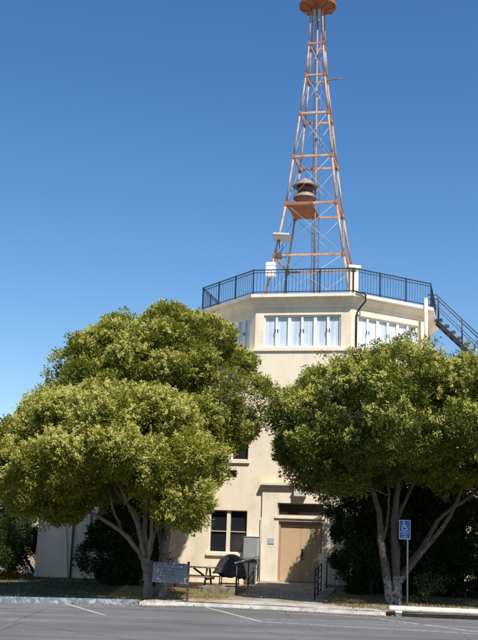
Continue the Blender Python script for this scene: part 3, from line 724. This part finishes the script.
# handrails of the walkway
def rail(name, label, pts, posts, h=.9, m=M['blackmetal'], mids=(.48,), bal=0):
    o = empty(name, tuple(pts[0]), 0, label, 'handrail', 'black handrails beside the entrance walkway'); o0 = Vector(pts[0])
    P = [Vector(p)-o0 for p in pts]
    MB().tube([p+Vector((0, 0, h)) for p in P], .024, 8).build('top_rail', m, o)
    for q in mids: MB().tube([p+Vector((0, 0, q)) for p in P], .016, 6).build('mid_rail', m, o)
    def at(t):
        t *= len(P)-1; i = min(int(t), len(P)-2); return P[i].lerp(P[i+1], t-i)
    for t in posts: p = at(t); MB().tube([p, p+Vector((0, 0, h))], .022, 8).build('post', m, o)
    if bal:
        b_ = MB()
        for i in range(1, bal): p = at(i/bal); b_.tube([p+Vector((0, 0, .1)), p+Vector((0, 0, h))], .008, 5)
        b_.build('balusters', m, o)
    return o
rail('handrail', 'black handrail between the barbecue and the walkway', [(.20, 34.0, .15), (.62, 37.2, .30), (dl.x-.12, dl.y-.35, .40)], (0, .5, 1), .90)
rail('handrail', 'short black handrail right of the walkway beside the grey bollard', [(2.55, 33.2, .15), (3.02, 36.6, .30)], (0, .5, 1), .88, mids=(.1, .3, .5, .7))
LR = rail('handrail', 'black rectangular landing railing behind the grey bollard', [(3.32, 38.0, .30), (4.05, 37.9, .30), (4.7, 37.8, .30)], (0, .5, 1), .95, mids=(.12,), bal=10)
MB().tube([W(-2.2, 5.9, 1.02), W(-1.30, 4.95, 1.25)], .03, 8)
GRL = tag(MB().tube([(.16, 35.3, 1.12), (.96, 40.0, 1.26), (1.0, 40.3, 1.0)], .028, 8).build('handrail', M['sock']), 'pale pipe handrail sloping up to the door beside the meter cabinet', 'handrail')
BO = empty('bollard', (3.04, 36.9, .22), 0, 'square grey painted bollard beside the right handrail', 'bollard')
MB().bbox(-.075, .075, -.075, .075, 0, 1.05, .012).build('post', M['wallg'], BO); MB().bbox(-.10, .10, -.10, .10, 1.05, 1.28, .02).build('cap', M['wallg'], BO)
# low landing wall
lwz = tag(MB().box(3.25, 5.0, 38.15, 38.4, .1, .42).build('landing_wall', M['concrete']), 'low concrete edge of the landing behind the right tree', 'wall')
# grey slatted crate and red flower pot far left
PLt = empty('planter', (-8.3, 39.6, .2), .2, 'tapering grey slatted planter by the dark conifer', 'planter')
pm = MB()
for i in range(9): x = -.32+i*.08; pm.beam((x*.8, 0, 0), (x*1.05, -.05, .45), .05, .03)
pm.box(-.3, .3, .02, .35, 0, .40); pm.build('slats', M['terracotta'], PLt)

# ---------------------------------------------------------------- foliage
def quadmesh(name, P, D, Nn, ln, wd, m, parent, tint, kind=None, fold=.18):
    """P base points, D leaf directions, Nn leaf normals: one kite-shaped leaf per row"""
    n = len(P); S_ = np.cross(D, Nn); S_ /= np.linalg.norm(S_, axis=1)[:, None]+1e-9
    V = np.empty((n, 4, 3), np.float32)
    V[:, 0] = P; V[:, 1] = P+D*(ln*.45)[:, None]+S_*(wd/2)[:, None]; V[:, 2] = P+D*ln[:, None]-Nn*(ln*fold)[:, None]; V[:, 3] = P+D*(ln*.45)[:, None]-S_*(wd/2)[:, None]
    me = bpy.data.meshes.new(name); me.vertices.add(4*n); me.vertices.foreach_set('co', V.ravel())
    me.loops.add(4*n); me.loops.foreach_set('vertex_index', np.arange(4*n, dtype=np.int32))
    me.polygons.add(n); me.polygons.foreach_set('loop_start', np.arange(0, 4*n, 4, dtype=np.int32))
    try: me.polygons.foreach_set('loop_total', np.full(n, 4, np.int32))
    except Exception: pass
    a = me.attributes.new('tint', 'FLOAT', 'POINT'); a.data.foreach_set('value', np.repeat(tint, 4).astype(np.float32))
    me.materials.append(m); me.update(calc_edges=True)
    o = bpy.data.objects.new(name, me); C.objects.link(o)
    if parent: o.parent = parent
    if kind: o['kind'] = kind
    return o
def unit(v): return v/(np.linalg.norm(v, axis=-1, keepdims=True)+1e-9)

def crown(root, loc, mains, n_sub, sub_r, tuft_r, n_tuft, per, leaf, lm, seed, bloom=0., zcut=None, fill=.25, core=True, ups=.35, holes=()):
    rs = np.random.RandomState(seed); loc = np.array(loc)
    mains = [(np.array(c, float), np.array(r, float)) for c, r in mains]
    areas = np.array([(r[0]*r[1]*r[2])**(2/3) for c, r in mains]); areas /= areas.sum()
    def inside(p, k):   # normalised distance, min over lobes
        return min(np.linalg.norm((p-c)/r) for c, r in mains)
    subs = []
    tries = 0
    while len(subs) < n_sub and tries < n_sub*60:
        tries += 1
        i = rs.choice(len(mains), p=areas); c, r = mains[i]; d = unit(rs.normal(size=3)); p = c+d*r*rs.uniform(.80, 1.04)
        if zcut and p[2] < zcut(p[0]): continue
        if inside(p, i) < .82: continue
        sr = rs.uniform(*sub_r)
        if any(np.linalg.norm(p-q[0]) < .64*(sr+q[1]) for q in subs): continue
        subs.append((p, sr, rs.uniform(0, 1)))
    cen = []; nor = []; tin = []
    for _ in range(n_tuft*8):
        if len(cen) >= n_tuft: break
        p, sr, tt = subs[rs.randint(len(subs))]
        i = min(range(len(mains)), key=lambda k: np.linalg.norm((p-mains[k][0])/mains[k][1])); out = unit((p-mains[i][0])/mains[i][1])
        d = unit(rs.normal(size=3)+out*.75+np.array([0, 0, .2]))
        q = p+d*sr*rs.uniform(.82, 1.06)*np.array([1, 1, .85])
        if any(np.linalg.norm(q-s[0]) < s[1]*.72 for s in subs): continue
        cen.append(q); nor.append(d); tin.append(.30*tt+.35*max(0, d[2])+.2*rs.rand())  # upward tufts lighter: new growth plus painted light from above
    # stray shoots beyond the outline
    for _ in range(int(n_tuft*.07)):
        p, sr, tt = subs[rs.randint(len(subs))]
        i = min(range(len(mains)), key=lambda k: np.linalg.norm((p-mains[k][0])/mains[k][1])); out = unit((p-mains[i][0])/mains[i][1])
        d = unit(rs.normal(size=3)+out*1.2+np.array([0, 0, .3])); cen.append(p+d*sr*rs.uniform(1.08, 1.28)); nor.append(d); tin.append(.5+.3*rs.rand())
    # inner tufts, dark tint for the shaded interior
    for _ in range(int(n_tuft*fill)):
        i = rs.choice(len(mains), p=areas); c, r = mains[i]; d = unit(rs.normal(size=3)); q = c+d*r*rs.uniform(.45, .82)
        if zcut and q[2] < zcut(q[0])-.2: continue
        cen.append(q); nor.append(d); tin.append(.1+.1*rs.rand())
    cen = np.array(cen); nor = np.array(nor); tin = np.array(tin); nt = len(cen)
    idx = np.repeat(np.arange(nt), per); n = len(idx)
    tr = tuft_r*rs.uniform(.6, 1.35, nt)
    off = unit(rs.normal(size=(n, 3))+nor[idx]*.7)*(rs.rand(n, 1)**.5)*tr[idx][:, None]
    P = cen[idx]+off
    D = unit(off/tuft_r*.8+nor[idx]*.6+rs.normal(size=(n, 3))*.55+np.array([0, 0, ups*.3]))
    Nn = unit(rs.normal(size=(n, 3))*.55+nor[idx]*.7+np.array([0, 0, ups])); Nn = unit(Nn-D*(Nn*D).sum(1, keepdims=True))
    ln = leaf*rs.uniform(.65, 1.25, n); wd = ln*rs.uniform(.40, .55, n)
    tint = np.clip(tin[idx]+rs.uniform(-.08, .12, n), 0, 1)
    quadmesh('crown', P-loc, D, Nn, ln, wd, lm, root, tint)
    if bloom > 0:
        up = nor[:, 2]; pr = np.clip(.35+.9*up-.1*nor[:, 1]*1.0, 0, 1)*bloom*(.35+1.1*(np.sin(cen[:, 0]*1.3+cen[:, 2]*1.9+seed)*.5+.5))
        sel = np.where((rs.rand(nt) < pr) & (np.arange(nt) < n_tuft))[0]
        nb = 6; per_b = 24
        ci = np.repeat(sel, nb); m_ = len(ci)
        bd_ = unit(nor[ci]*.8+rs.normal(size=(m_, 3))*.5+np.array([0, 0, .55])); bp = cen[ci]+unit(rs.normal(size=(m_, 3))+nor[ci])*tr[ci][:, None]*rs.uniform(.55, 1.0, (m_, 1)); bl = rs.uniform(.11, .21, m_)
        j = np.repeat(np.arange(m_), per_b); k = len(j); t = rs.rand(k)
        side = unit(rs.normal(size=(k, 3))); P = bp[j]+bd_[j]*(t*bl[j])[:, None]+side*((1-t*.8)*.045)[:, None]
        D = unit(side+bd_[j]*.5); Nn = unit(rs.normal(size=(k, 3))*.7+nor[ci][j]*.6+np.array([0, -.3, .6])); Nn = unit(Nn-D*(Nn*D).sum(1, keepdims=True))
        quadmesh('blossom', P-loc, D, Nn, np.full(k, .042), np.full(k, .030), M['bloom'], root, rs.rand(k), 'stuff')
    return subs

def smooth(pts, sub=5):
    P = [Vector(p) for p in pts]; out = []
    for i in range(len(P)-1):
        a, b, c, d = P[max(i-1, 0)], P[i], P[i+1], P[min(i+2, len(P)-1)]
        for s in range(sub):
            t = s/sub; out.append(.5*((2*b)+(c-a)*t+(2*a-5*b+4*c-d)*t*t+(-a+3*b-3*c+d)*t*t*t))
    return out+[P[-1]]
def limb(mb, pts, r0, r1, n=10, seed=0):
    S_ = smooth(pts); r_ = random.Random(seed); k = len(S_)
    S_ = [p+Vector((r_.uniform(-1, 1), r_.uniform(-1, 1), r_.uniform(-.5, .5)))*.018 for p in S_]
    mb.tube(S_, [(r0+(r1-r0)*(i/(k-1))**.8)*r_.uniform(.93, 1.07) for i in range(k)], n)
def woody(root, loc, limbs, subs, m, seed, base_r=.2, twigs=28):
    loc = Vector(loc); t = MB(); r_ = random.Random(seed)
    trunk_l = [l for l in limbs if l[3] == 't']
    for pts, a, b, k in trunk_l: limb(t, [Vector(p)-loc for p in pts], a, b, 14, seed)
    t.build('trunk', m, root)
    ends = []
    for pts, a, b, k in limbs:
        ends.append((Vector(pts[-1]), b)); ends.append((Vector(pts[-2]), b*1.2))
        if k != 't':
            l = MB(); limb(l, [Vector(p)-loc for p in pts], a, b, 10, seed+1); l.build('limb', m, root)
    tw = MB(); order = subs[:]; r_.shuffle(order)
    for p, sr, tt in order[:twigs]:
        p = Vector(p); e, b = min(ends, key=lambda q: (q[0]-p).length*r_.uniform(.8, 1.3))
        mid = e.lerp(p, .5)+Vector((r_.uniform(-.2, .2), r_.uniform(-.2, .2), -.15)); limb(tw, [e-loc, mid-loc, p-loc], min(b*.7, .05), .012, 6, r_.random())
    tw.build('branch', m, root)

# --- left front tree
lA = (-2.25, 31.35, .1)
TA = empty('privet_tree', lA, 0, 'nearest round tree at left with pale cream-green blossom all over its crown', 'tree', 'round flowering trees before the building')
zc = lambda x: 3.4 if x > -1.25 else (2.4 if x > -1.95 else (3.5 if x > -4.2 else 2.8))
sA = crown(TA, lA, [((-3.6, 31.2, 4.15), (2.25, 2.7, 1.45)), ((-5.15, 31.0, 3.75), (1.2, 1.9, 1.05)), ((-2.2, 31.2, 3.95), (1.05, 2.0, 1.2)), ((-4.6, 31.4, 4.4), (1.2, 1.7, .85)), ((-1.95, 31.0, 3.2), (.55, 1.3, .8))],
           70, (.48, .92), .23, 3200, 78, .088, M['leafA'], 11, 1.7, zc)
woody(TA, lA, [([(-2.26, 31.35, 0), (-2.33, 31.35, .75), (-2.47, 31.4, 1.35)], .145, .10, 't'),
               ([(-2.45, 31.4, 1.2), (-2.9, 31.3, 1.75), (-3.45, 31.2, 2.15), (-4.37, 31.2, 2.6), (-5.4, 31.4, 3.0)], .085, .04, 'l'),
               ([(-2.47, 31.4, 1.3), (-2.75, 31.5, 2.4), (-3.3, 31.8, 3.0), (-4.0, 32, 4.0)], .10, .04, 'l'),
               ([(-2.4, 31.4, 1.2), (-2.5, 31.5, 2.3), (-2.52, 31.7, 3.4), (-2.7, 32, 4.6)], .09, .04, 'l'),
               ([(-2.42, 31.38, .95), (-2.62, 31.1, 2.0), (-3.1, 30.9, 3.0), (-3.4, 30.8, 4.0)], .055, .03, 'l'),
               ([(-2.38, 31.4, .8), (-2.28, 31.2, 1.9), (-2.3, 31.0, 3.0), (-2.2, 31, 4.0)], .06, .03, 'l'),
               ([(-3.1, 31.3, 1.95), (-3.5, 31.5, 2.8), (-3.7, 31.7, 3.7)], .045, .025, 'l'),
               ([(-2.35, 31.4, 1.1), (-2.15, 31.8, 2.2), (-1.7, 32.1, 3.4)], .06, .03, 'l')], sA, M['barkA'], 3)
# --- left rear tree, taller
lB = (-1.97, 31.9, .1)
TBt = empty('privet_tree', lB, 0, 'taller olive green tree standing behind the blossoming tree at left', 'tree', 'round flowering trees before the building')
zcb = lambda x: 5.3 if x > -1.1 else 3.9
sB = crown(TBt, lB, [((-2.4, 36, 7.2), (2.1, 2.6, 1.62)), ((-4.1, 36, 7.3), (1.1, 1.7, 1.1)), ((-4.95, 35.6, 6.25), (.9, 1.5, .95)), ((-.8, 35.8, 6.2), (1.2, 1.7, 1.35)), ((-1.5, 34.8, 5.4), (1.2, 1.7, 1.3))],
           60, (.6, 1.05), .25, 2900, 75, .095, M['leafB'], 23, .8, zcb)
woody(TBt, lB, [([(-1.96, 31.9, 0), (-1.95, 31.9, .78), (-1.93, 31.95, 1.35)], .21, .14, 't'),
                ([(-1.94, 31.95, 1.2), (-1.87, 32.2, 2.2), (-1.95, 32.9, 3.2), (-1.9, 34, 4.6), (-2.0, 35.3, 6.0)], .13, .06, 'l'),
                ([(-1.9, 32.1, 1.8), (-1.6, 32.9, 3.0), (-1.1, 34, 4.6), (-.8, 35, 6)], .08, .035, 'l'),
                ([(-1.95, 32.0, 1.5), (-2.5, 33, 3.0), (-3.4, 34.4, 5), (-4.2, 35.6, 6.6)], .08, .035, 'l')], sB, M['barkA'], 5)
# --- right tree
lC = (4.85, 32.6, .1)
TC = empty('privet_tree', lC, 0, 'wide dark green tree at right behind the blue parking sign', 'tree', 'round flowering trees before the building')
zcc = lambda x: 4.0 if x < 2.9 else 3.65
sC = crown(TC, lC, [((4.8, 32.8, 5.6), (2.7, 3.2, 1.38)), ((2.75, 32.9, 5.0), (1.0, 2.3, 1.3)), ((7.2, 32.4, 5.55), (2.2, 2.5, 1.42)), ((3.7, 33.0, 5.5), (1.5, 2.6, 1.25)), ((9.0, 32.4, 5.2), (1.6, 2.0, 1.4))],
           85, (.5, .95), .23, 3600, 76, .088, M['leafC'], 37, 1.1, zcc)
woody(TC, lC, [([(4.72, 32.6, 0), (4.62, 32.6, .9), (4.43, 32.6, 1.98), (4.35, 32.8, 3.0), (3.9, 33, 4.2)], .155, .06, 't'),
               ([(4.93, 32.65, 0), (4.90, 32.65, 1.2), (4.84, 32.7, 2.58), (4.99, 32.9, 3.77), (5.13, 33, 5.2)], .16, .06, 't'),
               ([(4.95, 32.6, .7), (5.44, 32.5, 1.44), (6.18, 32.5, 2.34), (6.63, 32.6, 3.08), (7.09, 32.8, 4.2)], .085, .045, 'l'),
               ([(5.0, 32.7, .9), (5.74, 32.9, 1.89), (6.33, 33, 2.78), (7.32, 33.1, 3.5), (8.2, 33.2, 4.6)], .08, .045, 'l'),
               ([(4.46, 32.62, 1.85), (4.62, 32.7, 2.5), (4.68, 32.8, 3.3), (4.55, 33, 4.6)], .06, .03, 'l'),
               ([(4.84, 32.7, 2.4), (5.3, 32.9, 3.4), (5.9, 33, 4.6)], .07, .03, 'l')], sC, M['barkC'], 9)
# bare twigs showing in the rear tree
bt = MB(); r_ = random.Random(5)
for i in range(140):
    a = Vector((-.35+r_.uniform(-.55, .45), 33.75+r_.uniform(-.1, .4), 6.35+r_.uniform(-.6, .6))); d = Vector((r_.uniform(-1, 1), r_.uniform(-.9, .2), r_.uniform(-.4, 1))).normalized()
    bt.tube([a-Vector(lB), a+d*.25+Vector((0, 0, .03))-Vector(lB), a+d*r_.uniform(.35, .6)-Vector(lB)], [.009, .007, .005], 4)
bt.build('bare_twigs', M['twig'], TBt)

def shrub(name, label, cat, loc, mains, n_sub, n_t, per, leaf, lm, seed, group=None, sub_r=(.3, .6), sr_=.05):
    o = empty(name, loc, 0, label, cat, group)
    s = crown(o, loc, mains, n_sub, sub_r, .22, n_t, per, leaf, lm, seed, 0, None, .3)
    t = MB(); r_ = random.Random(seed)
    for i in range(4):
        c = mains[i % len(mains)][0]; limb(t, [Vector((r_.uniform(-.1, .1), 0, -.05)), Vector(((c[0]-loc[0])*.4, (c[1]-loc[1])*.4, (c[2]-loc[2])*.5)), Vector((c[0]-loc[0]+r_.uniform(-.3, .3), c[1]-loc[1], c[2]-loc[2]+.3))], sr_, sr_*.3, 6, seed+i)
    t.build('stem', M['bark'], o); return o
shrub('shrub', 'dark rounded shrub under the left trees against the wing wall', 'shrub', (-4.0, 37.2, .2), [((-3.85, 37.2, 1.6), (.8, 1.0, 1.5)), ((-3.2, 36.9, 1.5), (.75, .9, 1.4)), ((-3.8, 37.3, 3.4), (1.3, 1.0, 1.0)), ((-2.7, 37.2, 3.5), (.8, .9, .8))], 40, 900, 70, .09, M['shrubleaf'], 51)
G2 = 'dark shrubs behind the right tree'
shrub('shrub', 'dark shrub beside the landing railing right of the doors', 'shrub', (4.65, 37.0, .2), [((4.75, 37.0, 1.9), (1.0, 1.0, 1.8)), ((4.4, 36.8, 3.2), (.9, .8, 1.1)), ((4.75, 37.3, 4.7), (.85, .8, .9))], 40, 1000, 70, .09, M['shrubleaf'], 52, G2)  # topmost lobe added behind the crown to throw shade on the door
shrub('shrub', 'tall dark shrub directly behind the right tree trunks', 'shrub', (6.2, 37.6, .2), [((6.2, 37.6, 2.1), (1.3, 1.0, 2.0)), ((6.1, 37.6, 3.8), (1.2, .9, 1.0))], 44, 1200, 70, .09, M['shrubleaf'], 53, G2)
shrub('shrub', 'dark shrub at the right picture edge under the tree', 'shrub', (8.4, 37.2, .2), [((8.3, 37.2, 2.0), (1.5, 1.1, 2.0)), ((9.9, 37, 1.8), (1.0, 1, 1.7)), ((8.2, 37.3, 3.7), (1.5, 1.0, 1.1))], 48, 1500, 70, .09, M['shrubleaf'], 54, G2)
shrub('shrub', 'small leafy sapling at the foot of the right tree', 'shrub', (5.85, 33.0, .1), [((5.85, 33.0, .55), (.30, .25, .36)), ((6.1, 33.1, .85), (.15, .15, .2))], 8, 30, 26, .07, M['limeleaf'], 55, None, (.12, .2), .014)
shrub('conifer', 'tall dark conifer left of the wing wall', 'tree', (-9.0, 41.6, .2), [((-9.0, 41.6, 1.4), (1.25, 1.2, 1.4)), ((-9.0, 41.6, 3.0), (1.0, 1.0, 1.5)), ((-9.0, 41.6, 4.4), (.6, .6, 1.2))], 40, 800, 60, .08, M['shrubleaf'], 56)
shrub('shrub', 'lighter green shrub at the left picture edge', 'shrub', (-8.35, 37.3, .2), [((-8.4, 37.3, 1.2), (.65, .6, 1.0))], 14, 220, 60, .08, M['limeleaf'], 57)
shrub('shrub', 'dark shrub behind the grey planter at far left', 'shrub', (-7.3, 42.3, .2), [((-8.4, 42.6, 1.3), (1.0, .8, 1.2))], 14, 260, 60, .08, M['shrubleaf'], 58)
# red flowers
rf = empty('flower_clump', (-7.75, 38.0, .2), 0, 'low clump of red flowers at the left picture edge', 'flowers')
rs = np.random.RandomState(8); k = 420; P = rs.normal(size=(k, 3))*np.array([.28, .2, .07])+np.array([0, 0, .22]); D = unit(rs.normal(size=(k, 3))); Nn = unit(rs.normal(size=(k, 3))); Nn = unit(Nn-D*(Nn*D).sum(1, keepdims=True))
quadmesh('blossom', P, D, Nn, np.full(k, .06), np.full(k, .045), M['redpetal'], rf, rs.rand(k), 'stuff')
k = 700; P = rs.normal(size=(k, 3))*np.array([.3, .22, .06])+np.array([0, 0, .12]); D = unit(rs.normal(size=(k, 3))+np.array([0, 0, .8])); Nn = unit(rs.normal(size=(k, 3))); Nn = unit(Nn-D*(Nn*D).sum(1, keepdims=True))
quadmesh('foliage', P, D, Nn, np.full(k, .09), np.full(k, .035), M['limeleaf'], rf, rs.rand(k))

# --- grass blades, litter
def scatter(name, m, n, xr, yr, cond, ln, wd, seed, up=1.0, cat=None, label=None, z=.0, flat=False):
    rs = np.random.RandomState(seed); x = rs.uniform(*xr, n); y = rs.uniform(*yr, n)
    ok = np.array([cond(a, b) for a, b in zip(x, y)]); x, y = x[ok], y[ok]; n = len(x)
    zz = np.array([(gz(a, b) if b > edgey(a)+.12 else 0) for a, b in zip(x, y)])+z
    P = np.stack([x, y, zz], 1)
    if flat:
        D = unit(rs.normal(size=(n, 3))*np.array([1, 1, .25])); Nn = unit(rs.normal(size=(n, 3))*.3+np.array([0, 0, 1])); Nn = unit(Nn-D*(Nn*D).sum(1, keepdims=True))
    else:
        D = unit(rs.normal(size=(n, 3))*np.array([.5, .5, .1])+np.array([0, 0, up])); Nn = unit(rs.normal(size=(n, 3))); Nn = unit(Nn-D*(Nn*D).sum(1, keepdims=True))
    o = quadmesh(name, P, D, Nn, ln*rs.uniform(.5, 1.3, n), np.full(n, wd), m, None, rs.rand(n)); tag(o, label, cat, kind='stuff'); return o
onwalk = lambda x, y: (x > .0+.18*(y-33) and x < 2.7+.25*(y-33) and y > 31.4) or (-1.4 < x < 3.2 and y < 32.4)
scatter('grass', M['grass'], 26000, (-13, -2.2), (29.4, 40), lambda x, y: y > edgey(x)+.2 and not (x > -4.4 and y < 32.2 and sin(x*3)+cos(y*4) > .2), .075, .014, 61, label='short green lawn behind the blue kerb at left', cat='grass')
scatter('dry_grass', M['drygrass'], 26000, (-3.4, .6), (30.6, 36), lambda x, y: y > edgey(x)+.65 and not (x > -1.6 and y < 31.9+(x+.3)*.5) and not onwalk(x, y), .09, .014, 62, label='dry straw coloured grass under the notice board', cat='grass')
scatter('dry_grass', M['drygrass'], 14000, (2.7, 13), (29.9, 35), lambda x, y: y > edgey(x)+.35 and not onwalk(x, y) and (sin(x*2.3+1)+cos(y*2.9+x)) > .3, .07, .014, 63, label='patchy dry grass around the right tree', cat='grass')
scatter('grass', M['grass'], 6000, (2.9, 13), (30.2, 36), lambda x, y: not onwalk(x, y), .07, .014, 64, label='thin green grass tufts around the right tree', cat='grass')
scatter('fallen_leaves', M['litter'], 5200, (-6, 12), (29.2, 37), lambda x, y: not (-1.5 < x < 3 and y < 31.8) and (x > 2.9 or x < 0 ), .07, .045, 65, flat=True, z=.012, label='brown fallen leaves lying on the planted ground', cat='fallen leaves')
scatter('fallen_leaves', M['litter'], 2600, (-7, 12), (28.0, 30.7), lambda x, y: y < edgey(x) and edgey(x)-y < (.12+.5*abs(sin(x*5)*cos(x*1.7))), .06, .04, 66, flat=True, z=.012, label='dry leaves scattered along the lot edge', cat='fallen leaves')
scatter('fallen_leaves', M['litter'], 260, (.3, 3.4), (32.5, 39), lambda x, y: onwalk(x, y), .06, .04, 67, flat=True, z=.10, label='dry leaves scattered on the walkway', cat='fallen leaves')

# ---------------------------------------------------------------- camera, light, sky
cam = bpy.data.cameras.new('camera'); co = bpy.data.objects.new('camera', cam); C.objects.link(co)
cam.sensor_fit = 'VERTICAL'; cam.sensor_height = 36; cam.sensor_width = 27; cam.lens = 1080/640*36; cam.clip_end = 20000
co.matrix_world = Matrix.Translation((0, 0, 1.76)) @ Matrix.Rotation(pi/2+.2032, 4, 'X') @ Matrix.Rotation(.0358, 4, 'Z')
bpy.context.scene.camera = co
EL, AZ = 54.5, -65   # sun elevation, azimuth of direction to sun (math angle, x axis = 0)
sd = Vector((cos(radians(EL))*cos(radians(AZ)), cos(radians(EL))*sin(radians(AZ)), sin(radians(EL))))
sl = bpy.data.lights.new('sun', 'SUN'); sl.energy = 5.0; sl.angle = radians(.53); sl.color = (1, .95, .87)
so = bpy.data.objects.new('sun', sl); C.objects.link(so); so.rotation_euler = sd.to_track_quat('Z', 'Y').to_euler(); so.location = (0, 0, 60)
w = bpy.data.worlds.new('World'); bpy.context.scene.world = w; w.use_nodes = True
nt = w.node_tree; bg = nt.nodes['Background']; sk = nt.nodes.new('ShaderNodeTexSky'); sk.sky_type = 'NISHITA'; sk.sun_disc = False
sk.sun_elevation = radians(EL); sk.sun_rotation = radians(90-AZ); sk.air_density = 1.0; sk.dust_density = .4; sk.ozone_density = 2.0; sk.altitude = 0
hs = nt.nodes.new('ShaderNodeHueSaturation'); hs.inputs['Hue'].default_value = .504; hs.inputs['Saturation'].default_value = 1.3; nt.links.new(sk.outputs[0], hs.inputs['Color']); nt.links.new(hs.outputs[0], bg.inputs['Color']); bg.inputs['Strength'].default_value = .10
vs_ = bpy.context.scene.view_settings; vs_.view_transform = 'Standard'; vs_.look = 'None'; vs_.exposure = .5; vs_.gamma = 1; vs_.use_curve_mapping = False
